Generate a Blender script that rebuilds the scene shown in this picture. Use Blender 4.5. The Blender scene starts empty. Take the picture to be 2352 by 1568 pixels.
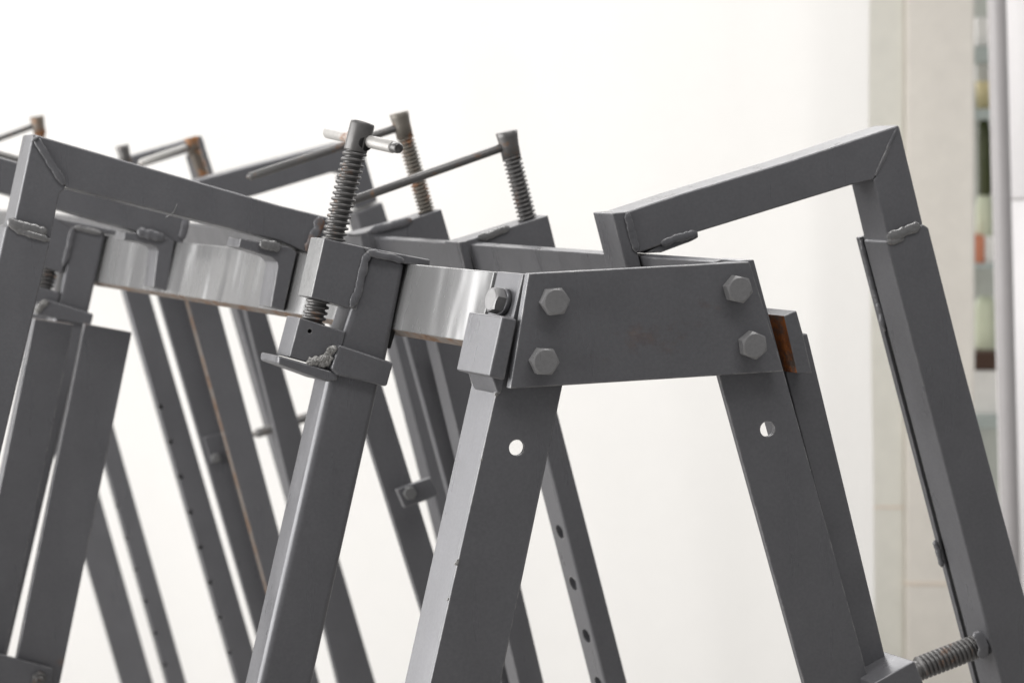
import bpy, bmesh, math, random
from mathutils import Vector, Matrix, noise
random.seed(4)
S = bpy.context.scene
COL = S.collection

# ------------------------------------------------------------------ camera
FPX, CX, CY = 4600.0, 1176.0, 784.0           # focal length and centre on a 2352 px wide picture
CAMZ = 1.72
def _n(v): return Vector(v).normalized()
Rc = _n(((-1415-CX)/FPX, (CY-386)/FPX, -1))    # direction of the side rails, seen from the camera
Ac = _n(((17218-CX)/FPX, (CY+224)/FPX, -1))    # direction of the end plate
Uc = Ac.cross(Rc).normalized()
if Uc.y < 0: Uc = -Uc
Fc = Vector((0, 0, -1))
Yc = (Fc - Uc*Fc.dot(Uc)).normalized()
Xc = Yc.cross(Uc).normalized()
M3 = Matrix((Xc, Yc, Uc))                      # camera -> world
CAM = Vector((0, 0, CAMZ))
cd = bpy.data.cameras.new('camera'); co = bpy.data.objects.new('camera', cd); COL.objects.link(co)
co.matrix_world = Matrix.Translation(CAM) @ M3.to_4x4()
cd.sensor_width = 36; cd.sensor_fit = 'HORIZONTAL'; cd.lens = 36*FPX/2352
cd.clip_start = .05; cd.clip_end = 200
cd.dof.use_dof = True; cd.dof.focus_distance = 1.86; cd.dof.aperture_fstop = 7.5
S.camera = co
R = (M3 @ Rc).normalized(); A = (M3 @ Ac).normalized(); U = Vector((0, 0, 1))
N = A.cross(U).normalized()                     # across the trestle planes
if N.y < 0: N = -N

# ------------------------------------------------------------------ light
W = bpy.data.worlds.new('World'); S.world = W; W.use_nodes = True
W.node_tree.nodes['Background'].inputs[0].default_value = (.985, .985, 1.0, 1)
W.node_tree.nodes['Background'].inputs[1].default_value = .32
def area(name, loc, target, sx, sy, power, col=(1, 1, 1)):
    l = bpy.data.lights.new(name, 'AREA'); l.shape = 'RECTANGLE'; l.size = sx; l.size_y = sy
    l.energy = power; l.color = col
    o = bpy.data.objects.new(name, l); COL.objects.link(o); o.location = loc
    o.rotation_euler = (Vector(target)-Vector(loc)).to_track_quat('-Z', 'Y').to_euler()
    return o
area('left_area_light', (-3.6, 1.75, 1.9), (-.2, 2.1, 1.6), 4.6, 2.8, 300, (1, .99, .98))  # added area lamp out of view, brightens the left-facing sides
area('ceiling_light', (.4, 4.3, 3.7), (.4, 2.1, 1.3), 5.2, 1.6, 160, (1, .99, .98))
area('shop_light', (.7, .75, 4.3), (1.0, 3.3, 0), 3.2, .8, 82, (1, .985, .97))
area('light_behind_cloth', (.1, 8.6, 2.0), (.1, 5.3, 1.9), 6.6, 5.0, 258, (1, .98, .955))
S.view_settings.view_transform = 'Standard'; S.view_settings.look = 'None'
S.view_settings.exposure = 0; S.view_settings.gamma = 1; S.view_settings.use_curve_mapping = False
S.render.engine = 'CYCLES'

# ------------------------------------------------------------------ pixel -> place in a trestle plane
def ray(px, py):
    return M3 @ Vector(((px-CX)/FPX, (CY-py)/FPX, -1))
P0 = CAM + ray(1490, 745)*1.84                 # on the front plate, 1.84 m off
def at(px, py, s=0.0):
    """point of the trestle plane that lies s metres down the rails"""
    d = ray(px, py); Q = P0 + R*s
    return CAM + d*((Q-CAM).dot(N)/d.dot(N))
def px2m(s, x=1176): return abs((at(x+1, 784, s)-at(x, 784, s)).length)
def _sline(px, base, s0):
    """how far down a rail the picture column px is"""
    p = at(base[0], base[1], s0); lo, hi = -1.0, 30.0
    d = ray(px, 600)
    for _ in range(60):
        m = (lo+hi)/2; q = M3.transposed() @ (p + R*m - CAM)
        x = CX + FPX*q.x/(-q.z)
        if x > px: lo = m
        else: hi = m
    return s0 + lo
def sL(px): return _sline(px, (1135, 624), .055)
def sR(px): return _sline(px, (1640, 601), .055)

# ------------------------------------------------------------------ materials
def mat(name, base, rough=.4, metal=0.0, bump=.02, bscale=900, rvar=.09, cvar=.05, rust=0.0, rscale=14,
        rustcol=(.23, .085, .025), wear=0.0, spec=.5):
    m = bpy.data.materials.new(name); m.use_nodes = True
    nt = m.node_tree; nd = nt.nodes; L = nt.links
    b = nd['Principled BSDF']
    tc = nd.new('ShaderNodeNewGeometry')
    def nz(scale, det=4, rough_=.55):
        n = nd.new('ShaderNodeTexNoise'); n.inputs['Scale'].default_value = scale
        n.inputs['Detail'].default_value = det; n.inputs['Roughness'].default_value = rough_
        L.new(tc.outputs['Position'], n.inputs['Vector']); return n
    def mr(src, a, c, d, e):
        n = nd.new('ShaderNodeMapRange'); L.new(src, n.inputs[0])
        for i, v in enumerate((a, c, d, e)): n.inputs[i+1].default_value = v
        return n.outputs[0]
    big = nz(18, 5)
    k = mr(big.outputs['Fac'], .3, .7, 1-cvar, 1+cvar)
    hsv = nd.new('ShaderNodeHueSaturation'); hsv.inputs['Color'].default_value = (*base, 1)
    k2 = mr(nz(330, 3).outputs['Fac'], .3, .7, 1-cvar*1.3, 1+cvar*1.3)
    km = nd.new('ShaderNodeMath'); km.operation = 'MULTIPLY'; L.new(k, km.inputs[0]); L.new(k2, km.inputs[1])
    L.new(km.outputs[0], hsv.inputs['Value'])
    colr = hsv.outputs['Color']; st = nd.new('ShaderNodeMapping'); st.inputs['Scale'].default_value = (1, 1, .12); L.new(tc.outputs['Position'], st.inputs['Vector'])
    sn = nz(42, 4); L.new(st.outputs[0], sn.inputs['Vector'])
    ro = mr(sn.outputs['Fac'], .3, .7, rough-rvar, rough+rvar)
    met = None
    if wear > 0:                                  # paint rubbed lighter along real edges
        bv = nd.new('ShaderNodeBevel'); bv.samples = 4; bv.inputs['Radius'].default_value = .0022
        dp = nd.new('ShaderNodeVectorMath'); dp.operation = 'DOT_PRODUCT'
        L.new(bv.outputs[0], dp.inputs[0]); L.new(tc.outputs['Normal'], dp.inputs[1])
        e = mr(dp.outputs['Value'], .995, .90, 0, 1)
        en = mr(nz(70, 5, .7).outputs['Fac'], .44, .62, 0, wear)
        em = nd.new('ShaderNodeMath'); em.operation = 'MULTIPLY'; L.new(e, em.inputs[0]); L.new(en, em.inputs[1])
        wx = nd.new('ShaderNodeMix'); wx.data_type = 'RGBA'; L.new(em.outputs[0], wx.inputs[0]); L.new(colr, wx.inputs[6])
        wx.inputs[7].default_value = (.36, .35, .34, 1); colr = wx.outputs[2]
    if rust > 0:
        rn = nz(rscale, 8, .7)
        f = mr(rn.outputs['Fac'], .62-rust*.32, .70-rust*.24, 0, 1)
        mx = nd.new('ShaderNodeMix'); mx.data_type = 'RGBA'; L.new(f, mx.inputs[0]); L.new(colr, mx.inputs[6])
        rc = nd.new('ShaderNodeValToRGB'); L.new(nz(120, 4).outputs['Fac'], rc.inputs[0])
        rc.color_ramp.elements[0].position = .3; rc.color_ramp.elements[1].position = .75
        rc.color_ramp.elements[0].color = (rustcol[0]*.45, rustcol[1]*.4, rustcol[2]*.5, 1)
        rc.color_ramp.elements[1].color = (*rustcol, 1)
        L.new(rc.outputs[0], mx.inputs[7]); colr = mx.outputs[2]
        mm = nd.new('ShaderNodeMath'); mm.operation = 'MULTIPLY_ADD'; L.new(f, mm.inputs[0])
        mm.inputs[1].default_value = -metal; mm.inputs[2].default_value = metal; met = mm.outputs[0]
        rr = nd.new('ShaderNodeMath'); rr.operation = 'MAXIMUM'; L.new(ro, rr.inputs[0])
        r2 = nd.new('ShaderNodeMath'); r2.operation = 'MULTIPLY'; L.new(f, r2.inputs[0]); r2.inputs[1].default_value = .8
        L.new(r2.outputs[0], rr.inputs[1]); ro = rr.outputs[0]
    L.new(colr, b.inputs['Base Color']); L.new(ro, b.inputs['Roughness'])
    if met is not None: L.new(met, b.inputs['Metallic'])
    else: b.inputs['Metallic'].default_value = metal
    b.inputs['Specular IOR Level'].default_value = spec
    if bump > 0:
        bp = nd.new('ShaderNodeBump'); bp.inputs['Strength'].default_value = bump; bp.inputs['Distance'].default_value = .002
        a = nd.new('ShaderNodeMath'); a.operation = 'ADD'
        L.new(nz(bscale, 2).outputs['Fac'], a.inputs[0])
        m2 = nd.new('ShaderNodeMath'); m2.operation = 'MULTIPLY'; L.new(nz(35, 3).outputs['Fac'], m2.inputs[0]); m2.inputs[1].default_value = 2.0
        L.new(m2.outputs[0], a.inputs[1]); L.new(a.outputs[0], bp.inputs['Height'])
        L.new(bp.outputs[0], b.inputs['Normal'])
    return m
PB = (.115, .115, .1225)
PAINT = mat('graphite_paint', PB, .34, .28, .05, 700, wear=.8)
PAINT2 = mat('graphite_paint_worn', PB, .34, .28, .05, 700, rust=.13, rscale=6, rustcol=(.125, .100, .088), wear=.9)
PAINTR = mat('graphite_paint_rusty', PB, .40, .28, .10, 700, rust=.26, rscale=22, rustcol=(.19, .10, .05))
PAINT3 = mat('graphite_paint_smeared', PB, .34, .28, .05, 700, rust=.16, rscale=5, rustcol=(.18, .105, .06), wear=.9)
RAILM = mat('rail_paint_lit', (.212, .212, .213), .26, .35, .02, 500, rvar=.035, cvar=.022)  # paler than the other paint: light on the left rail put into its colour
BOLTM = mat('bolt_paint', (.20, .198, .20), .32, .35, .04, 500)
RUST = mat('rusty_edge', (.12, .10, .085), .62, .1, .25, 500, rust=.5, rscale=40, rustcol=(.15, .085, .04))
RUSTO = mat('orange_rust', (.09, .06, .045), .7, 0, .3, 400, rust=.55, rscale=30, rustcol=(.33, .10, .015))
SCREW = mat('threaded_steel', (.105, .102, .10), .36, .4, .08, 900, rust=.16, rscale=60, rustcol=(.15, .09, .055))
SCREWR = mat('threaded_steel_rusty', (.13, .118, .10), .5, .3, .12, 900, rust=.34, rscale=34, rustcol=(.30, .13, .045))
SCREWO = mat('threaded_steel_orange', (.13, .11, .09), .5, .3, .12, 900, rust=.40, rscale=30, rustcol=(.33, .14, .04))
BARE = mat('bare_bar', (.36, .35, .335), .42, .2, .06, 600, rust=.20, rscale=24, rustcol=(.34, .19, .10))
WELD = mat('weld_bead', (.19, .188, .188), .26, .5, .3, 260, rust=.05, rscale=50)
WELDS = mat('weld_bead_bare', (.26, .255, .245), .36, .5, .9, 420, cvar=.35)
CUT = mat('cut_steel', (.19, .19, .19), .36, .5, .2, 500)
DARK = mat('gap_shade_black', (.012, .012, .012), .7, 0, 0, spec=.2)  # near-black that paints the shade of narrow gaps, also used on the spindle hole

def wavy(m, scale, strength):
    # rolled flat bar is never dead flat: slow upright ripples that bend its reflections
    nt = m.node_tree; nd = nt.nodes; L = nt.links
    g = nd.new('ShaderNodeNewGeometry'); mp = nd.new('ShaderNodeMapping'); mp.inputs['Scale'].default_value = (1, 1, .05)
    L.new(g.outputs['Position'], mp.inputs['Vector'])
    n = nd.new('ShaderNodeTexNoise'); n.inputs['Scale'].default_value = scale; n.inputs['Detail'].default_value = 1.5
    L.new(mp.outputs[0], n.inputs['Vector'])
    b = nd.new('ShaderNodeBump'); b.inputs['Strength'].default_value = strength; b.inputs['Distance'].default_value = .03
    L.new(n.outputs['Fac'], b.inputs['Height']); L.new(b.outputs[0], nd['Principled BSDF'].inputs['Normal'])
wavy(RAILM, 13, .55)

# ------------------------------------------------------------------ object helpers
ROOT = {}
def thing(name, label, cat, loc, group=None):
    o = bpy.data.objects.new(name, None); COL.objects.link(o); o.location = loc
    o['label'] = label; o['category'] = cat
    if group: o['group'] = group
    ROOT[o] = Vector(loc); return o
def tag(o, label, cat, group=None):
    o['label'] = label; o['category'] = cat
    if group: o['group'] = group
    return o
def link(name, me, parent=None, mats=()):
    o = bpy.data.objects.new(name, me); COL.objects.link(o)
    for m in mats: me.materials.append(m)
    if parent:
        o.parent = parent; ROOT[o] = ROOT[parent]
        me.transform(Matrix.Translation(-ROOT[parent]))
    return o
def bevel(o, w=.0012, seg=2):
    if w <= 0: return o
    md = o.modifiers.new('edge', 'BEVEL'); md.width = w; md.segments = seg; md.limit_method = 'ANGLE'
    md.angle_limit = math.radians(25); md.harden_normals = True; md.use_clamp_overlap = True
    for p in o.data.polygons: p.use_smooth = True
    return o
def bake(o):
    dg = bpy.context.evaluated_depsgraph_get(); dg.update()
    me = bpy.data.meshes.new_from_object(o.evaluated_get(dg)); o.modifiers.clear(); o.data = me
def cut(o, cutters):
    """drill holes: cutters are bmesh-built meshes in world space; nothing of them stays"""
    for c in cutters:
        c.transform(Matrix.Translation(-ROOT.get(o, Vector())))
        co_ = bpy.data.objects.new('drill', c); COL.objects.link(co_)
        co_.location = ROOT[o] if o in ROOT else Vector()
        md = o.modifiers.new('hole', 'BOOLEAN'); md.object = co_; md.operation = 'DIFFERENCE'; md.solver = 'EXACT'
        bake(o)
        bpy.data.objects.remove(co_)
    return o
def cyl_mesh(p, axis, r, h, n=20):
    bm = bmesh.new()
    bmesh.ops.create_cone(bm, cap_ends=True, segments=n, radius1=r, radius2=r, depth=h)
    q = Vector(axis).to_track_quat('Z', 'Y')
    bmesh.ops.transform(bm, matrix=Matrix.Translation(p) @ q.to_matrix().to_4x4(), verts=bm.verts)
    me = bpy.data.meshes.new('drill'); bm.to_mesh(me); bm.free(); return me
def prism_mesh(front, back, side_mat=None):
    n = len(front)
    # keep the outline counter-clockwise seen from the camera side
    f = list(front); b = list(back)
    me = bpy.data.meshes.new('part')
    faces = [tuple(range(n)), tuple(range(2*n-1, n-1, -1))]
    for i in range(n):
        j = (i+1) % n; faces.append((j, i, n+i, n+j))
    me.from_pydata(f+b, [], faces)
    if side_mat:
        for i, k in side_mat.items(): me.polygons[2+i].material_index = k
    bm = bmesh.new(); bm.from_mesh(me); bmesh.ops.recalc_face_normals(bm, faces=bm.faces); bm.to_mesh(me); bm.free()
    return me
def floor_ext(p, q, z=0.0):
    d = q-p
    return p + d*((z-p.z)/d.z)
def prism(name, pts, s, t, m, parent=None, bw=.0012, ground=None, side=None, more=(), seg=2, dirv=None):
    """polygon traced in the trestle plane s, run back t metres along the rails.
       ground=(i,j,k,l): points j and k are slid along i->j and l->k to the floor"""
    f = [at(x, y, s) for x, y in pts]
    if ground:
        i, j, k, l = ground
        f[j] = floor_ext(f[i], f[j]); f[k] = floor_ext(f[l], f[k])
    d = (dirv if dirv is not None else R)*t
    b = [p+d for p in f]
    o = link(name, prism_mesh(f, b, side), parent, [m, *more])
    return bevel(o, bw, seg)
def tube_along(path, radii, n=12, lump=0.0, seed=0, flat=1.0):
    bm = bmesh.new(); rings = []
    for i, p in enumerate(path):
        a = path[max(i-1, 0)]; c = path[min(i+1, len(path)-1)]
        q = (c-a).to_track_quat('Z', 'Y'); ring = []
        for k in range(n):
            th = 2*math.pi*k/n
            r = radii[i]
            if lump:
                v = p + q @ Vector((math.cos(th), math.sin(th), 0))*r
                r *= 1 + lump*noise.noise(v*130+Vector((seed, 0, 0))) + lump*.35*noise.noise(v*380+Vector((0, seed, 0)))
            off = q @ Vector((math.cos(th), math.sin(th), 0))*r
            off -= N*(off.dot(N)*(1-flat))
            ring.append(bm.verts.new(p + off))
        rings.append(ring)
    for a, c in zip(rings, rings[1:]):
        for k in range(n): bm.faces.new((a[k], a[(k+1) % n], c[(k+1) % n], c[k]))
    bm.faces.new(rings[0][::-1]); bm.faces.new(rings[-1])
    bmesh.ops.recalc_face_normals(bm, faces=bm.faces)
    for f in bm.faces: f.smooth = True
    me = bpy.data.meshes.new('tube'); bm.to_mesh(me); bm.free(); return me
def rod(name, p, q, r, m, parent, n=20, cap=.12):
    d = (q-p); L_ = d.length; d.normalize(); e = min(r*.3, L_*.1)
    path = [p, p+d*e*.01, p+d*e, q-d*e, q-d*e*.01, q]
    return link(name, tube_along(path, [r*.7, r*.75, r, r, r*.75, r*.7], n), parent, [m])
def bead(name, pts, r, m, parent, seed=0, ripple=.18, lump=.55, step=None, flat=.34):
    """a lumpy weld run through world points"""
    dense = []
    step = step or r*.22; lump *= .34; ripple *= .2
    for a, c in zip(pts, pts[1:]):
        k = max(2, int((c-a).length/step))
        dense += [a.lerp(c, i/k) for i in range(k)]
    dense.append(pts[-1])
    n = len(dense); rad = []; out = []
    for i, p in enumerate(dense):
        e = min(i, n-1-i)/max(1, n*.10); e = min(1, .45+.55*e)
        rad.append(r*e*(1+ripple*math.sin(i*.9+seed)+.2*noise.noise(p*90+Vector((seed, 3, 1)))))
        w = Vector((noise.noise(p*70+Vector((seed, 0, 9))), noise.noise(p*70+Vector((5, seed, 0))), noise.noise(p*70+Vector((1, 7, seed)))))
        out.append(p+w*r*.22)
    return link(name, tube_along(out, rad, 16, lump, seed, flat), parent, [m])
def screw(name, p, q, r, pitch, m, parent, depth=.26, n=24, crest=.36):
    """real helical thread from p to q"""
    d = q-p; L_ = d.length; qt = d.to_track_quat('Z', 'Y')
    per = 10; rows = int(L_/pitch*per)
    bm = bmesh.new(); prev = None
    def rad(u):
        u = u % 1.0
        if u < crest: k = 1
        elif u < crest+.16: k = 1-(u-crest)/.16
        elif u < .84: k = 0
        else: k = (u-.84)/.16
        return r*(1-depth*(1-k))
    for i in range(rows+1):
        z = L_*i/rows; ring = []
        for k in range(n):
            th = 2*math.pi*k/n
            rr = rad(z/pitch - k/n)
            ring.append(bm.verts.new(p + qt @ Vector((math.cos(th)*rr, math.sin(th)*rr, z))))
        if prev:
            for k in range(n): bm.faces.new((prev[k], prev[(k+1) % n], ring[(k+1) % n], ring[k]))
        else: first = ring
        prev = ring
    bm.faces.new(first[::-1]); bm.faces.new(prev)
    bmesh.ops.recalc_face_normals(bm, faces=bm.faces)
    for f in bm.faces: f.smooth = True
    me = bpy.data.meshes.new('screw'); bm.to_mesh(me); bm.free()
    o = link(name, me, parent, [m]); return o
def lathe(name, p, axis, prof, m, parent, n=28, hexn=0, spin=0.0):
    """prof: (radius, height) along axis; hexn=6 makes flat-sided heads"""
    q = Vector(axis).to_track_quat('Z', 'Y'); bm = bmesh.new(); rings = []
    for r, h in prof:
        ring = []
        for k in range(hexn or n):
            th = 2*math.pi*k/(hexn or n)+spin
            ring.append(bm.verts.new(p + q @ Vector((math.cos(th)*r, math.sin(th)*r, h))))
        rings.append(ring)
    nn = hexn or n
    for a, c in zip(rings, rings[1:]):
        for k in range(nn): bm.faces.new((a[k], a[(k+1) % nn], c[(k+1) % nn], c[k]))
    bm.faces.new(rings[0][::-1]); bm.faces.new(rings[-1])
    bmesh.ops.recalc_face_normals(bm, faces=bm.faces)
    if not hexn:
        for f in bm.faces: f.smooth = len(f.verts) == 4
    me = bpy.data.meshes.new('turned'); bm.to_mesh(me); bm.free()
    return link(name, me, parent, [m])
def hexbolt(name, p, axis, af, h, m, parent, spin=0.0):
    """hex head with the round chamfer of a forged bolt"""
    q = Vector(axis).to_track_quat('Z', 'Y'); bm = bmesh.new()
    R6 = af/math.sqrt(3); n = 36; ri = af*.47
    rings = []
    def hexr(th): 
        a = (th-spin) % (math.pi/3) - math.pi/6
        return (af/2)/math.cos(a)
    levels = [lambda th: (hexr(th), 0), lambda th: (hexr(th), h - (hexr(th)-ri)*.55), lambda th: (ri, h), lambda th: (ri*.96, h+.0002)]
    for lv in levels:
        ring = []
        for k in range(n):
            th = 2*math.pi*k/n + spin
            r_, z = lv(th)
            ring.append(bm.verts.new(p + q @ Vector((math.cos(th)*r_, math.sin(th)*r_, z))))
        rings.append(ring)
    for a, c in zip(rings, rings[1:]):
        for k in range(n): bm.faces.new((a[k], a[(k+1) % n], c[(k+1) % n], c[k]))
    bm.faces.new(rings[0][::-1]); bm.faces.new(rings[-1])
    bmesh.ops.recalc_face_normals(bm, faces=bm.faces)
    me = bpy.data.meshes.new('hex'); bm.to_mesh(me); bm.free()
    return link(name, me, parent, [m])

# ------------------------------------------------------------------ setting: floor, white cloth, wall panels
def grid_obj(name, fn, nu, nv, m, parent=None, smooth=True, thick=0.0):
    vs = [fn(i/nu, j/nv) for j in range(nv+1) for i in range(nu+1)]
    fs = [(j*(nu+1)+i, j*(nu+1)+i+1, (j+1)*(nu+1)+i+1, (j+1)*(nu+1)+i) for j in range(nv) for i in range(nu)]
    me = bpy.data.meshes.new(name); me.from_pydata(vs, [], fs)
    for p in me.polygons: p.use_smooth = smooth
    o = link(name, me, parent, [m])
    if thick:
        md = o.modifiers.new('thickness', 'SOLIDIFY'); md.thickness = thick
    return o
FLOOR = mat('concrete', (.34, .33, .315), .7, 0, .3, 120, cvar=.15)
fl = grid_obj('floor', lambda u, v: Vector((-9+18*u, -4+14*v, 0)), 4, 4, FLOOR); fl['kind'] = 'structure'
CLOTH = mat('white_cloth', (.66, .652, .64), .9, 0, .25, 1400, cvar=.015, spec=.1)
CY_ = 5.3
_nt = CLOTH.node_tree; _tr = _nt.nodes.new('ShaderNodeBsdfTranslucent'); _tr.inputs[0].default_value = (.86, .85, .83, 1)
_mx = _nt.nodes.new('ShaderNodeMixShader'); _mx.inputs[0].default_value = .5
_nt.links.new(_nt.nodes['Principled BSDF'].outputs[0], _mx.inputs[1]); _nt.links.new(_tr.outputs[0], _mx.inputs[2])
_nt.links.new(_mx.outputs[0], _nt.nodes['Material Output'].inputs['Surface'])
def wpx(px, py, y):
    """world point under a picture point on the upright plane y metres ahead"""
    d = ray(px, py); return CAM + d*(y/d.y)
XE = wpx(1998, 400, CY_).x
def cloth(u, v):
    x = -6.2 + (XE+6.2)*u; z = .02 + 3.6*v
    d = XE-x
    f = .012*noise.noise(Vector((x*2.3, z*.25, 1.7))) + .007*noise.noise(Vector((x*5.5+z*.6, z*.5, 4.1)))
    f += .012*math.sin((x*4.0+z*1.7)+1.2*noise.noise(Vector((x, z, 2))))*max(0, 1-d/1.0)
    f += .016*math.exp(-((d-.16)/.075)**2)*(1+.3*math.sin(z*2)) - .010*math.exp(-((d-.32)/.09)**2)
    e = .010*noise.noise(Vector((0, z*2.2, 8)))*u**30
    return Vector((x+e, CY_-f, z))
tag(grid_obj('backdrop_cloth', cloth, 420, 70, CLOTH), 'white cloth hung as a backdrop behind all the steel frames', 'backdrop')

# right of the cloth: cream steel panels, a shelf seen through a slot, a white post
CREAM = mat('cream_panel', (.86, .82, .75), .55, 0, .03, 300, cvar=.03)
CREAMG = mat('cream_panel_green', (.83, .815, .74), .55, 0, .03, 300, cvar=.03)
SEAM = mat('seam_filler', (.82, .73, .63), .7, 0, .1, 200)
def wbox(name, x0, x1, y0, y1, d0, d1, m, parent=None, bw=.004):
    """upright box whose front covers picture span x0..x1, y0..y1 at depth d0"""
    a = wpx(x0, y0, d0); b = wpx(x1, y0, d0); c = wpx(x1, y1, d0); d = wpx(x0, y1, d0)
    f = [a, b, c, d]; k = [p+Vector((0, d1-d0, 0)) for p in f]
    return bevel(link(name, prism_mesh(f, k), parent, [m]), bw, 2)
wp = thing('wall_panel', 'cream steel wall panels right of the white cloth edge', 'wall panel', Vector((wpx(2120, 784, 5.75).x, 5.75, 0)))
wbox('side_panel', 1986, 2076, -700, 3000, 5.785, 5.86, CREAMG, wp)
wbox('front_panel', 2080, 2241, -700, 3000, 5.765, 5.86, CREAM, wp, .012)
wbox('seam_strip', 2079, 2241, 1335, 1344, 5.763, 5.80, SEAM, wp, .001)
wbox('seam_strip', 2000, 2076, 1161, 1168, 5.783, 5.80, SEAM, wp, .001)
# shelf behind the slot
SH = mat('shelf_paint', (.42, .47, .45), .5, 0, .05, 200)
SD = 6.6
sh = thing('storage_shelf', 'grey green shelf seen through the slot beside the white post', 'shelf', Vector((wpx(2262, 784, SD).x, SD, 0)))
for y0, y1 in ((108, 142), (250, 275), (606, 618), (955, 985), (1330, 1350)):
    wbox('shelf_board', 2200, 2330, y0, y1, SD-.02, SD+.4, SH, sh)
wbox('back_panel', 2180, 2350, -600, 2400, SD+.42, SD+.44, mat('shelf_back', (.60, .62, .57), .7), sh)
def pot(name, x, yb, h, wpxs, m, label, cat, prof=None, group=None):
    p = wpx(x, yb, SD+.14); k = (wpx(x+1, yb, SD+.14)-p).length
    r = wpxs*k; H = h*k
    prof = prof or [(.9, 0), (1, .04), (1, .8), (.8, .93), (.55, 1)]
    o = lathe(name, p, (0, 0, 1), [(a*r, b*H) for a, b in prof], m, None)
    return tag(o, label, cat, group)
g1 = mat('olive_glass', (.045, .055, .015), .3); g2 = mat('pale_jar', (.62, .66, .50), .5); g3 = mat('red_pack', (.62, .24, .14), .5)
g4 = mat('white_box', (.80, .79, .76), .6); g5 = mat('cream_tub', (.72, .62, .36), .5); g6 = mat('brown_box', (.06, .028, .016), .6)
pot('green_bottle', 2262, 448, 176, 17, g1, 'dark olive bottle in the slot between cream panel and white post', 'bottle', [(.9, 0), (1, .04), (1, .8), (.7, .93), (.5, 1)])
pot('pale_jar', 2262, 605, 160, 20, g2, 'pale jar on the shelf directly below the dark olive bottle', 'jar')
pot('cream_tub', 2262, 250, 62, 21, g5, 'small cream yellow tub above the dark olive bottle', 'tub', [(.85, 0), (1, .9), (1.03, .92), (1.03, 1)])
pot('pale_jar', 2264, 830, 150, 26, g2, 'pale green jar lowest in the slot, over the brown box', 'jar')
def crate(name, x0, x1, y0, y1, m, label, cat, d=SD+.03):
    return tag(wbox(name, x0, x1, y0, y1, d, d+.2, m, None, .006), label, cat)
crate('white_box', 2243, 2300, 40, 108, g4, 'white box at the very top of the slot', 'box')
crate('white_box', 2243, 2300, 143, 189, g4, 'white box standing over the cream yellow tub in the slot', 'box', SD+.20)
crate('red_packet', 2236, 2262, 540, 606, g3, 'orange red packet in the slot', 'packet')
crate('white_packet', 2263, 2300, 545, 606, g4, 'white packet right beside the orange red packet', 'packet')
crate('brown_box', 2236, 2300, 808, 850, g6, 'dark brown flat box in the slot', 'box')
crate('white_carton', 2236, 2300, 851, 954, g4, 'white carton underneath the dark brown flat box', 'carton')
# white post at the right edge
WP = mat('white_post_paint', (.50, .485, .485), .5, 0, .02, 200, cvar=.02)
pb = wpx(2420, 1700, 4.7); pt_ = wpx(2384, 0, 4.7); pj = pb.lerp(pt_, .74)
r_ = (wpx(2384, 0, 4.7)-wpx(2270, 0, 4.7)).length
dv = (pt_-pb).normalized(); base = floor_ext(pt_, pb); tip = pt_+dv*1.6
po = thing('white_post', 'thick white round post at the right edge', 'post', base)
link('lower_tube', tube_along([base, pj], [r_*.985, r_*.985], 48), po, [WP])
link('upper_tube', tube_along([pj, pj+dv*.012, tip], [r_*.985, r_*.992, r_*.992], 48), po, [WP])

GP = mat('grey_pipe_shade_paint', (.33, .315, .315), .5, 0, .02, 200, cvar=.02)  # added grey tube stands in for the post's shaded left side
gt = wpx(2290, 0, 4.4); gb = wpx(2330, 1568, 4.4); gr = 21*(wpx(2291, 0, 4.4)-gt).length
gbase = floor_ext(gt, gb); gtip = gt+(gt-gb).normalized()*1.7
tag(link('grey_pipe_added_shade', tube_along([gbase, gb, gt, gtip], [gr]*4, 40), None, [GP]), 'grey pipe added for the shaded left side of the white post at the right edge', 'pipe')

# ------------------------------------------------------------------ front trestle with its two rails
tr = thing('steel_trestle', 'front grey steel trestle with bolted top plate, two splayed legs and long rails', 'trestle', at(1500, 2600, 0)*1.0)
plate = prism('end_plate', [(1215, 628), (1722, 601), (1801, 853), (1172, 893)], -.014, .008, PAINT2, tr, .0012)
prism('plate_gap_shade', [(1222, 640), (1712, 612), (1780, 840), (1190, 878)], -.0058, .0056, DARK, tr, 0)  # black filler, paints the shadow gap between plate and legs
for (bx, by, sp) in ((1270, 690, .06), (1246, 827, -.1), (1690, 662, -.25), (1724, 790, -.42)):
    c = at(bx, by+1, -.0142)
    hexbolt('bolt', c, -N, .0232, .0105, BOLTM, plate, sp)
# angle-iron legs: front flange and outer flange
leg = prism('front_leg', [(1202, 629), (1350, 620), (1292, 888), (1150, 1568), (989, 1568), (1139.5, 903)], 0, .0055, PAINT, tr, .001, ground=(2, 3, 4, 5))
fl1 = prism('leg_flange', [(1202, 629), (1214, 629), (1152, 903), (1003, 1568), (989.5, 1568), (1139.5, 903)], .006, .049, PAINT, tr, .001, ground=(2, 3, 4, 5))
cut(leg, [cyl_mesh(at(1187, 1028, 0), N, .0073, .05, 28)])
leg2 = prism('front_leg', [(1590, 609), (1732, 596), (1802, 857), (1999, 1568), (1847, 1568), (1652, 864)], 0, .0055, PAINT, tr, .001, ground=(2, 3, 4, 5))
cut(leg2, [cyl_mesh(at(1763, 985, 0), N, .0075, .05, 28)])
prism('leg_flange', [(1724, 600), (1732, 596), (1802, 857), (1999, 1568), (1988, 1568), (1791, 857)], .006, .049, PAINT, tr, .001, ground=(2, 3, 4, 5))
prism('outer_post', [(1806, 772), (1855, 765), (2041, 1536), (2049, 1568), (1990, 1568), (1806, 860)], .014, .040, PAINT, tr, .0015, ground=(2, 3, 4, 5))
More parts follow.
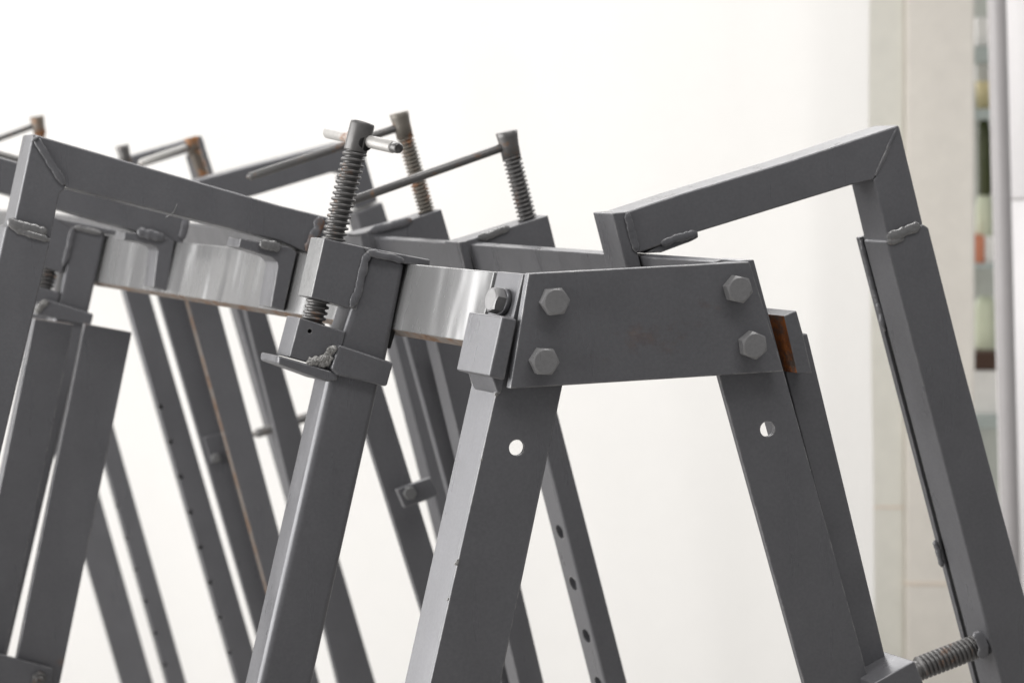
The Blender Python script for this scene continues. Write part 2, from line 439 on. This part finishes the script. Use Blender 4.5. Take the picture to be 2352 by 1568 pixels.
# blocks on the outer flanges
blk = prism('stop_block', [(1154, 725.5), (1189, 733), (1160, 874), (1123.5, 864)], -.012, .064, PAINT, tr, .002)
prism('weld_pad', [(1128, 862), (1160, 872), (1150, 906), (1143, 903)], -.002, .046, PAINT, tr, .004, seg=3)
bead('weld', [at(1146, 731, .03), at(1136, 745, .03), at(1138, 765, .028)], .0020, PAINT, blk, 9)
prism('stop_block', [(1800, 725), (1830, 713), (1846, 770), (1866, 857), (1831, 857.5)], -.006, .055, PAINT, tr, .0012, side={4: 1}, more=[RUSTO])
lv = (at(1202, 629, 0)-at(1139.5, 903, 0)).normalized(); fn = lv.cross(R).normalized()
if fn.x > 0: fn = -fn
pb_ = at(1202-.226*68, 629+68, 0)+R*.027
lathe('washer', pb_, fn, [(.0125, -.002), (.0125, .0018), (.0118, .0024)], PAINT, tr, 28)
hexbolt('bolt', pb_+fn*.002, fn, .021, .0105, BOLTM, tr, .3)
# rails
LRAIL = [(1135, 624), (1160, 626), (1122, 806), (1098, 788)]
RRAIL = [(1640, 601), (1664, 594), (1706, 760), (1683, 766)]
prism('side_rail', LRAIL, .0555, 3.45, RAILM, tr, .0012, side={2: 1}, more=[RUST])
prism('side_rail', RRAIL, .0555, 3.45, PAINT, tr, .0012)
# lower right block that takes the adjusting screw
prism('screw_block', [(2008.5, 1568), (2101, 1517), (2121.6, 1568), (2150, 1680), (2042, 1700)], -.022, .052, PAINT, tr, .0015)

# ------------------------------------------------------------------ screw clamps that hook over the left rail
def clamp_front():
    s = sL(940); k = px2m(s, 800)
    t = thing('screw_clamp', 'nearest screw clamp with light tee handle, hooked over the left rail', 'clamp', floor_ext(at(890, 826, s), at(720, 1568, s)), 'screw clamps')
    ROOT[t] = t.location.copy()
    prism('post', [(853, 575), (934, 600), (890, 826), (872, 889), (720, 1568), (595.7, 1568), (753, 878), (790, 760)], s, .038, PAINT, t, .0065, ground=(3, 4, 5, 6), seg=5)
    nb = prism('nut_block', [(745, 547), (833, 567), (853, 573), (820, 712), (794, 705), (714.6, 683)], s-.001, .034, PAINT, t, .0012, side={5: 1}, more=[CUT])
    prism('hook_cap', [(835, 567), (988, 596.5), (988, 610), (932, 606), (850, 585)], s-.003, .040, PAINT, t, .0012)
    prism('hook_back', [(966, 609), (988, 610), (958, 770), (938, 766)], s-.002, .036, PAINT, t, .001)
    bead('weld', [at(848, 577, s-.003), at(838, 600, s-.003), at(830, 640, s-.003), at(820, 675, s-.003), at(808, 706, s-.003)], .0042, PAINT, t, 1)
    bead('weld', [at(845, 577, s-.004), at(870, 586, s-.004), at(900, 592, s-.004), at(928, 599, s-.004)], .0036, PAINT, t, 2, .1)
    lb = prism('lower_block', [(688.8, 729), (794, 762), (788, 789), (757, 845), (665, 820)], s-.001, .033, PAINT, t, .0012, side={4: 1}, more=[PAINT])
    cut(lb, [cyl_mesh(at(711, 760, s), N, 5.0*k, .03, 18)])
    prism('lip_plate', [(640.7, 816.4), (779, 857), (777, 874), (752, 877), (639.6, 836)], s-.004, .048, PAINT, t, .0022, seg=3)
    prism('collar', [(779, 790.5), (904.5, 833), (889.5, 888), (775, 862), (761.5, 847)], s-.007, .052, PAINT, t, .0025, seg=3)
    bead('weld', [at(703, 833, s-.003), at(722, 830, s-.0035), at(738, 828, s-.004), at(752, 818, s-.005), at(760, 806, s-.006), at(772, 796, s-.006)], .0038, WELDS, t, 4, .8, 1.5)
    bead('weld', [at(730, 836, s-.003), at(752, 832, s-.004), at(762, 820, s-.006)], .0034, WELDS, t, 8, .8, 1.5)
    prism('rail_gap_shade', [(930, 604), (946, 606), (908, 762), (897, 800), (886, 800)], s+.006, .026, DARK, t, 0)  # black strip painted as the shadow gap between post and rail
    sm = s+.017
    sc = screw('screw_spindle', at(716, 752, sm), at(816.5, 346, sm), 27.5*px2m(sm, 780), .0058, SCREW, t)
    ax = (at(834, 280, sm)-at(816, 346, sm)); H = ax.length; rr = 27*px2m(sm, 820)
    lathe('spindle_head', at(815.5, 349, sm), ax, [(rr*.93, 0), (rr*.97, H*.05), (rr, H*.5), (rr*1.02, H*.9), (rr*1.0, H*.985), (rr*.93, H*1.03)], SCREW, t, 32)
    a = at(752, 304, sm+.075); b = at(905, 338, sm-.052)
    h = rod('tee_handle', a, b, 14*px2m(sm, 830), BARE, t, 24)
    rod('handle_stub', b-(b-a).normalized()*.004, b+(b-a).normalized()*.010, 12*px2m(sm, 830), SCREW, h, 10)
    lathe('spindle_hole_rim', at(828, 327, sm)-(b-a).normalized()*-.0085, (b-a), [(rr*.66, -.002), (rr*.66, .0016), (rr*.55, .0024)], DARK, h, 24)
clamp_front()

def clamp_far_left():
    s = sL(250); k = px2m(s)
    t = thing('screw_clamp', 'farther left rail clamp behind the big left arm, no handle in view', 'clamp', floor_ext(at(205, 714, s), at(20, 1503, s)), 'screw clamps')
    prism('post', [(170, 519), (244, 535), (205, 714), (19, 1503), (-60, 1503), (133, 700)], s, .038, PAINT, t, .005, ground=(2, 3, 4, 5), seg=4)
    prism('nut_block', [(100, 495), (170, 515), (142, 628), (70, 600)], s-.001, .034, PAINT, t, .0012)
    prism('hook_cap', [(127, 500), (271, 530), (270, 541), (165, 522)], s-.003, .040, PAINT, t, .0012)
    bead('weld', [at(172, 520, s-.003), at(200, 528, s-.003), at(236, 535, s-.003)], .0036, WELD, t, 5)
    bead('weld', [at(168, 522, s-.002), at(160, 560, s-.002), at(146, 610, s-.002)], .0036, PAINT, t, 6)
    prism('lower_block', [(60, 650), (138, 672), (132, 700), (50, 690)], s-.001, .033, PAINT, t, .0012)
    prism('collar', [(103, 685), (216, 721), (209, 748), (82, 722)], s-.007, .052, PAINT, t, .0025, seg=3)
    bead('weld', [at(84, 718, s-.008), at(92, 706, s-.008), at(108, 690, s-.008)], .0048, WELDS, t, 7, .2)
    screw('screw_spindle', at(92, 690, s+.017), at(112, 600, s+.017), 23*k, .0058, SCREW, t)
clamp_far_left()

# ------------------------------------------------------------------ hooked arms on the left rail
def hook_L(s, tab, right, fil, low, t_, parent, wt):
    """angle-iron hook: top arm under the bar, upright down the rail; rounded root"""
def arm_front_left():
    s = sL(688)
    t = thing('hooked_arm', 'nearest left arm, welded corner at upper left, hooked on the left rail', 'arm', floor_ext(at(117, 553.7, s), at(-60, 1308, s)), 'hooked arms')
    prism('crossbar', [(76, 307.6), (300, 373), (643, 471.7), (758, 500), (738, 592), (707, 582), (643, 553.7), (152, 430.7)], s, .040, PAINT, t, .0022, seg=3)
    up = [(76, 307.6), (152, 430.7), (137, 447), (117, 548), (28, 522), (33, 508.6)]
    prism('upper_post', up, s, .040, PAINT, t, .0022, seg=3)
    prism('lower_post', [(14, 518), (117.5, 552), (51.6, 833), (-30, 1180), (-130, 1150), (-50, 800)], s-.003, .046, PAINT, t, .0025, seg=3, ground=(2, 3, 4, 5))
    bead('weld', [at(80, 315, s-.001), at(104, 352, s-.002), at(126, 388, s-.002), at(148, 424, s-.001)], .0042, PAINT, t, 11, .12, .45)
    bead('weld', [at(80, 316, s-.003), at(84, 322, s-.003)], .006, PAINT, t, 12)
    bead('weld', [at(20, 505, s-.002), at(36, 516, s-.004), at(60, 522, s-.004), at(84, 528, s-.004), at(108, 533, s-.003)], .0058, WELD, t, 13, .2, .6)
    bead('weld', [at(34, 528, s-.004), at(62, 536, s-.0045), at(90, 544, s-.0045), at(114, 552, s-.004)], .0034, WELD, t, 14, .2, .7)
    bead('weld', [at(738, 500, s-.001), at(726, 530, s-.002), at(716, 556, s-.002), at(706, 578, s-.001)], .0060, PAINTR, t, 15, .3, .9)
    # angle hook
    hook = [(553, 547), (664, 567), (682, 580), (652, 713), (622, 706), (638, 612), (636, 601), (626, 592), (571, 575), (548, 568)]
    prism('rail_hook', hook, s-.002, .038, PAINT, t, .0012)
    prism('rail_gap_shade', [(678, 578), (692, 583), (663, 716), (650, 712)], s+.004, .03, DARK, t, 0)  # black strip for the shade between hook and rail
    bead('weld', [at(598, 556, s-.004), at(620, 563, s-.005), at(645, 570, s-.004)], .0056, WELD, t, 16, .3, .8)
arm_front_left()

def arm_back_left():
    s = sL(405)
    t = thing('hooked_arm', 'second left arm, just under and behind the nearest left crossbar', 'arm', floor_ext(at(-60, 560, s), at(-250, 1368, s)), 'hooked arms')
    prism('crossbar', [(-124, 325), (0, 361), (440, 488), (420, 562), (400, 556), (0, 442), (-66, 424)], s, .040, PAINT, t, .0022, seg=3)
    prism('post', [(-124, 325), (-66, 424), (-98, 540), (-300, 1368), (-380, 1368), (-170, 510)], s, .040, PAINT, t, .0022, ground=(2, 3, 4, 5))
    hook = [(287, 532), (385, 545), (401, 555), (384, 668), (352, 660), (362, 576), (358, 568), (346, 563), (300, 553), (284, 552)]
    prism('rail_hook', hook, s-.002, .038, PAINT, t, .0012)
    prism('rail_gap_shade', [(397, 553), (410, 557), (393, 670), (382, 667)], s+.004, .03, DARK, t, 0)  # same painted gap shade beside this hook
    bead('weld', [at(315, 533, s-.004), at(340, 537, s-.005), at(362, 541, s-.005), at(378, 546, s-.004)], .0062, PAINT, t, 17, .3, .8)
    bead('weld', [at(430, 500, s-.001), at(424, 520, s-.002), at(416, 548, s-.001)], .005, PAINTR, t, 18, .2)
    rod('cross_rod', at(-110, 321, s+.018), at(60, 370, s+.018), 7*px2m(s), BARE, t)
arm_back_left()

# ------------------------------------------------------------------ leg pair of the second trestle, bottom left
s = sL(335)
lp = thing('leg_pair', 'pair of steel legs joined by a bolted plate at the lower left', 'trestle', floor_ext(at(195, 743, s), at(40, 1508, s)))
prism('leg', [(80, 731), (170, 745), (-2, 1568), (-92, 1568)], s, .018, PAINT3, lp, .0014, ground=(1, 2, 3, 0), side={0: 1}, more=[RUST])
prism('leg', [(195, 743), (303.5, 763), (138, 1568), (27, 1568)], s-.012, .010, PAINT3, lp, .0014, ground=(1, 2, 3, 0), side={0: 1, 1: 1}, more=[RUST])
jp = prism('joint_plate', [(-60, 1482), (0, 1501), (122, 1534), (112, 1600), (-70, 1600)], s-.022, .008, PAINT, lp, .001)
c = at(90, 1556, s-.0225)
hexbolt('nut', c, -N, .0175, .0085, SCREW, jp, .5)
rod('bolt_end', c, c-N*.014, .0056, SCREW, jp, 16)

# ------------------------------------------------------------------ nearest right arm
def arm_front_right():
    s = sR(1472)
    t = thing('hooked_arm', 'right arm rising to a high corner, hooked on the right rail', 'arm', floor_ext(at(2134, 524, s), at(2410, 1568, s)), 'hooked arms')
    prism('crossbar', [(1441, 486), (1562, 446), (1814, 370), (2066, 287), (2008, 413), (1955, 425.6), (1605, 533), (1466, 582)], s, .040, PAINT, t, .0020, seg=3)
    prism('upper_post', [(2066, 287), (2121, 516), (2040, 560), (2038, 540), (2008, 413)], s, .040, PAINT, t, .0020, seg=3)
    prism('lower_post', [(2036, 554), (2121, 514), (2134, 523), (2212, 833), (2408, 1568), (2300, 1568), (2109, 833)], s-.003, .038, PAINT, t, .0022, seg=3, ground=(3, 4, 5, 6))
    prism('back_strip', [(1974, 545), (1996, 540), (2073, 833), (2265, 1568), (2242, 1568), (2049, 833)], s+.0415, .0065, PAINT, t, .001, ground=(2, 3, 4, 5))
    prism('seam_shade', [(1990, 558), (2014, 552), (2090, 833), (2282, 1568), (2258, 1568), (2066, 833)], s+.033, .009, DARK, t, 0, ground=(2, 3, 4, 5))  # black filler, shade of the open seam put into the colour
    bead('weld', [at(1978, 552, s+.040), at(1990, 600, s+.040), at(2004, 650, s+.040), at(2019, 706, s+.040), at(2033, 760, s+.040)], .0034, PAINT, t, 28, .2, .6, flat=1)
    bead('weld', [at(2148, 1240, s+.040), at(2156, 1270, s+.040), at(2163, 1300, s+.040)], .0030, PAINT, t, 29, .2, .5, flat=1)
    bead('weld', [at(2040, 548, s-.003), at(2062, 538, s-.004), at(2086, 530, s-.004), at(2112, 518, s-.003)], .0056, WELD, t, 21, .2, .6)
    bead('weld', [at(2038, 556, s-.003), at(2052, 556, s-.004), at(2076, 548, s-.004)], .0030, WELD, t, 22, .2, .7)
    bead('weld', [at(2060, 296, s-.0), at(2046, 328, s-.0006), at(2026, 372, s-.0006), at(2010, 404, s-.0)], .0022, PAINT, t, 23, .1, .3)
    # hook plate inside the rail, small tab under the bar
    prism('hook_plate', [(1406, 489), (1441, 486), (1466, 582), (1500, 720), (1466, 722)], s, .038, PAINT, t, .0016)
    bead('weld', [at(1440, 489, s-.001), at(1450, 530, s-.001), at(1464, 578, s-.001)], .0042, PAINT, t, 24, .1)
    prism('tab', [(1480, 582), (1510, 566), (1604, 532), (1605, 546), (1590, 554), (1520, 580)], s+.002, .030, PAINT, t, .0015)
    bead('weld', [at(1520, 562, s), at(1548, 548, s-.001), at(1580, 541, s-.001), at(1602, 534, s)], .0042, PAINT, t, 25, .3, .7)
    # adjusting screw welded to the post
    sm = s+.018
    p = at(2110, 1535, sm-.006); q = at(2254, 1479, sm-.006)
    sc = screw('adjusting_screw', p, q, 25.5*px2m(sm, 2150), .0052, SCREW, t, .22)
    d = (q-p).normalized(); rr = 25.5*px2m(sm, 2150)
    lathe('screw_tip', p-d*.006, d, [(rr*.55, 0), (rr*.72, .003), (rr*.76, .008)], SCREW, sc, 24)
    bead('weld', [at(2236, 1455, s-.002), at(2250, 1462, s-.006), at(2258, 1485, s-.006), at(2256, 1512, s-.004)], .0060, PAINT, t, 27, .1, .3)
arm_front_right()

# ------------------------------------------------------------------ clamps, arms and legs of the right rail, going back
def holes_left(o, top, bot, n, s, r, t_):
    lo = [cyl_mesh(at(top[0]+(bot[0]-top[0])*i/(n-1), top[1]+(bot[1]-top[1])*i/(n-1), s), A, r, t_, 14) for i in range(n)]
    cut(o, lo)
def right_clamp(label, s, cap, wall, head, scr, scr_r, pitch, rodp, post, post_t, m_screw, holes=None, mpost=None):
    t = thing('screw_clamp', label, 'clamp', floor_ext(at(*post[1], s), at(*post[2], s)), 'screw clamps')
    if cap: prism('nut_block', cap, s-.001, .036, PAINT, t, .0014)
    if wall:
        prism('hook_wall', wall, s-.002, .036, PAINT, t, .0012)
        (ax_, ay_), (bx_, by_) = wall[1], wall[2]
        prism('rail_gap_shade', [(ax_-3, ay_), (ax_+9, ay_+3), (bx_+8, by_), (bx_-3, by_)], s+.003, .028, DARK, t, 0)  # black strip stands for the shaded gap at the rail
    sm = s+.016; k = px2m(sm)
    screw('screw_spindle', at(*scr[0], sm), at(*scr[1], sm), scr_r*k, pitch, m_screw, t)
    ax = at(*head[1], sm)-at(*head[0], sm); H = ax.length
    lathe('spindle_head', at(*head[0], sm), ax, [(head[2]*k*.9, 0), (head[2]*k*.92, H*.5), (head[2]*k, H*.8), (head[2]*k*1.06, H*.98), (head[2]*k*.96, H)], m_screw, t, 24)
    if rodp: rod('tee_handle', at(*rodp[0], sm+rodp[3]), at(*rodp[1], sm+rodp[4]), rodp[2]*k, BARE if len(rodp) > 5 else SCREW, t)
    o = prism('post', post, s, post_t, PAINT, t, .003, ground=(1, 2, 3, 0), seg=3, side={3: 1} if mpost else None, more=[mpost] if mpost else [])
    if holes: holes_left(o, *holes)
    return t
s = sR(1078)
c1 = right_clamp('nearest right rail clamp with a long tee bar pointing left', s,
    [(1053, 557), (1093, 546), (1259, 494), (1279, 575), (1100, 640), (1072, 566)], [(1053, 556), (1072, 553), (1100, 660), (1080, 664)],
    ((1176, 366), (1163, 302), 23), ((1216, 520), (1175, 360)), 21.5, .0052, ((1156, 338), (806, 462), 9.5, 0, .01),
    [(1135, 575), (1186, 575), (1442, 1568), (1389, 1568)], .038, SCREW)
# perforated face of its post: drilled one by one
po1 = [o for o in c1.children if o.name.startswith('post')][0]
for i, (hx, hy) in enumerate(((1258.6, 1220), (1288.6, 1339), (1320.5, 1459), (1348, 1568))):
    cut(po1, [cyl_mesh(at(hx+11, hy+2, s+.016), A, .0085, .03, 18)])
bead('weld', [at(1098, 548, s-.002), at(1125, 540, s-.003), at(1150, 530, s-.003), at(1170, 524, s-.002)], .0046, WELD, c1, 31, .15)
s = sR(858)
c2 = right_clamp('right rail clamp with the tallest screw, right beside the light tee handle', s,
    [(814, 538), (949, 502), (1014, 480), (1036, 556), (860, 600), (845, 552)], [(826, 536), (844, 532), (872, 640), (852, 642)],
    ((931, 318), (916, 259), 20), ((984, 500), (930, 312)), 18.5, .0050, ((912, 294), (572, 407), 8.8, .0, .02),
    [(890, 620), (968, 620), (1222, 1568), (1150, 1568)], .012, SCREWR)
bead('weld', [at(850, 530, s-.002), at(880, 524, s-.003), at(915, 514, s-.003), at(945, 505, s-.002)], .0052, PAINTR, c2, 33, .2)
s = sR(385)
c3 = right_clamp('small rusty screw clamp over the middle of the left crossbar', s,
    [(330, 470), (470, 430), (500, 420), (512, 470), (380, 520)], None,
    ((447, 352), (438, 316), 15), ((480, 440), (446, 346)), 14.5, .0050, ((428, 338), (322, 374), 7.2, -.01, 0, 1),
    [(393, 560), (465, 560), (735, 1568), (672, 1568)], .012, SCREWO, None, RUST)
s = sR(225)
c4 = right_clamp('screw clamp showing only its dark head above the left crossbar', s, [(236, 512), (322, 484), (346, 478), (362, 540), (262, 572)], None,
    ((292, 380), (280, 334), 13), ((322, 490), (291, 376)), 11.5, .0050, None,
    [(253, 560), (311, 560), (605, 1568), (545, 1568)], .019, SCREW)
po4 = [o for o in c4.children if o.name.startswith('post')][0]
for i in range(8):
    hx = 352+22.8*i; hy = 934+80.6*i
    cut(po4, [cyl_mesh(at(hx+17, hy, s), N, .0048, .018, 14)])
s = sR(20)
c5 = right_clamp('screw clamp with orange rusty head behind the left arm corner', s, [(30, 450), (100, 424), (136, 412), (150, 470), (60, 500)], None,
    ((92, 310), (84, 267), 14), ((112, 420), (91, 306)), 11, .0050, ((76, 290), (-60, 340), 6, 0, .02),
    [(86, 520), (131, 520), (429, 1568), (384, 1568)], .019, SCREWO)
po5 = [o for o in c5.children if o.name.startswith('post')][0]
for i in range(6):
    cut(po5, [cyl_mesh(at(254+21.6*i+16, 1163+72.6*i, s), N, .0048, .018, 14)])

def right_arm(label, s, bar, post, post_t, screwp=None):
    t = thing('hooked_arm', label, 'arm', floor_ext(at(*post[0], s), at(*post[1], s)), 'hooked arms')
    prism('crossbar', bar, s, .040, PAINT, t, .002)
    return t
s = sR(455)
a2 = right_arm('back right arm whose bar runs behind the nearest clamp screw', s,
    [(455, 414), (551, 388), (789, 326), (838, 352), (842, 369), (822, 405), (769, 394), (592, 447), (470, 480)], [(964, 780), (1180, 1568)], .03)
prism('upper_post', [(842, 369), (868, 462), (818, 480), (792, 405), (822, 405)], s+.0004, .039, PAINT, a2, .002)
prism('lower_post', [(818, 489), (878, 464), (892, 507), (964, 780), (1172, 1568), (1108, 1568), (905, 780)], s-.003, .040, PAINT, a2, .002, ground=(3, 4, 5, 6))
prism('screw_block', [(912, 1124), (989, 1096), (1010, 1135), (975, 1150), (930, 1166)], sR(770)-.02, .008, PAINT, a2, .0012)
hexbolt('bolt', at(940, 1131, sR(770)-.02), -N, .016, .007, CUT, a2)
s = sR(145)
a3 = right_arm('farthest right arm, its corner just above the left crossbar', s,
    [(250, 376), (308, 357), (422, 325), (463, 311), (472, 335), (455, 352), (428, 352), (270, 402)], [(604, 719), (850, 1568)], .03)
prism('post', [(463, 311), (490, 394), (604.7, 719), (708, 1058), (858, 1568), (790, 1568), (545, 719), (440, 356), (455, 352)], s+.0004, .036, PAINT, a3, .002, ground=(3, 4, 5, 6))
rod('adjusting_screw', at(588, 996, s-.02), at(744, 945, s-.02), 10*px2m(s), SCREW, a3)

# legs of the farther trestles on the right side
def far_leg(label, s, pts, t_, m=PAINT, g=(1, 2, 3, 0)):
    f = [at(x, y, s) for x, y in pts]
    o = prism('trestle_leg', pts, s, t_, m, None, .0014, ground=g)
    return tag(o, label, 'leg', 'far trestle legs')
l5 = far_leg('far trestle leg with a small block, standing between the nearest clamp post and front trestle', sR(760), [(716, 600), (790, 600), (1090, 1568), (1022, 1568)], .010)
l2 = far_leg('far trestle leg carrying a bright bolt, seen under the left rail', sR(350), [(340, 600), (408, 600), (680, 1568), (622, 1568)], .010)
lt = prism('bracket', [(468, 1004), (512, 994), (532, 1054), (486, 1064)], sR(350)-.006, .006, PAINT, None, .001)
lt.parent = l2; hb = hexbolt('bolt', at(495.5, 1050, sR(350)-.0062), -N, .014, .008, CUT, None); hb.parent = l2
far_leg('far trestle leg low down, just right of the front left leg', sR(900), [(1000, 780), (1062, 780), (1250, 1568), (1192, 1568)], .030)
far_leg('far trestle leg low down, just right of the nearest clamp post', sR(300), [(545, 640), (590, 640), (863, 1568), (777, 1568)], .012)
far_leg('very dark far leg at lower left, beside the joined leg pair', sR(20)+.25, [(9, 640), (88, 640), (352, 1568), (279, 1568)], .012)

# chipped paint on the front left leg, a curl of paint on the nearest left crossbar
for x, y, q in ((1141, 902, .0016), (1049, 1291, .0017), (1052, 1284, .0012), (1107, 1052, .0010), (1030, 1372, .0009)):
    p = at(x, y, -.0002); bead('paint_chip', [p, p+(at(x-1.5, y+7, -.0002)-p)], q, WELDS, tr, x, .3, .8)
s = sL(688)
ca = [o for o in bpy.data.objects if o.get('label', '').startswith('nearest left arm')][0]
link('paint_curl', tube_along([at(381, 499, s-.001), at(392, 493, s-.002), at(400, 486, s-.004), at(405, 474, s-.004), at(406, 468, s-.003)], [.0006, .0008, .0007, .0006, .0004], 8), ca, [CUT])
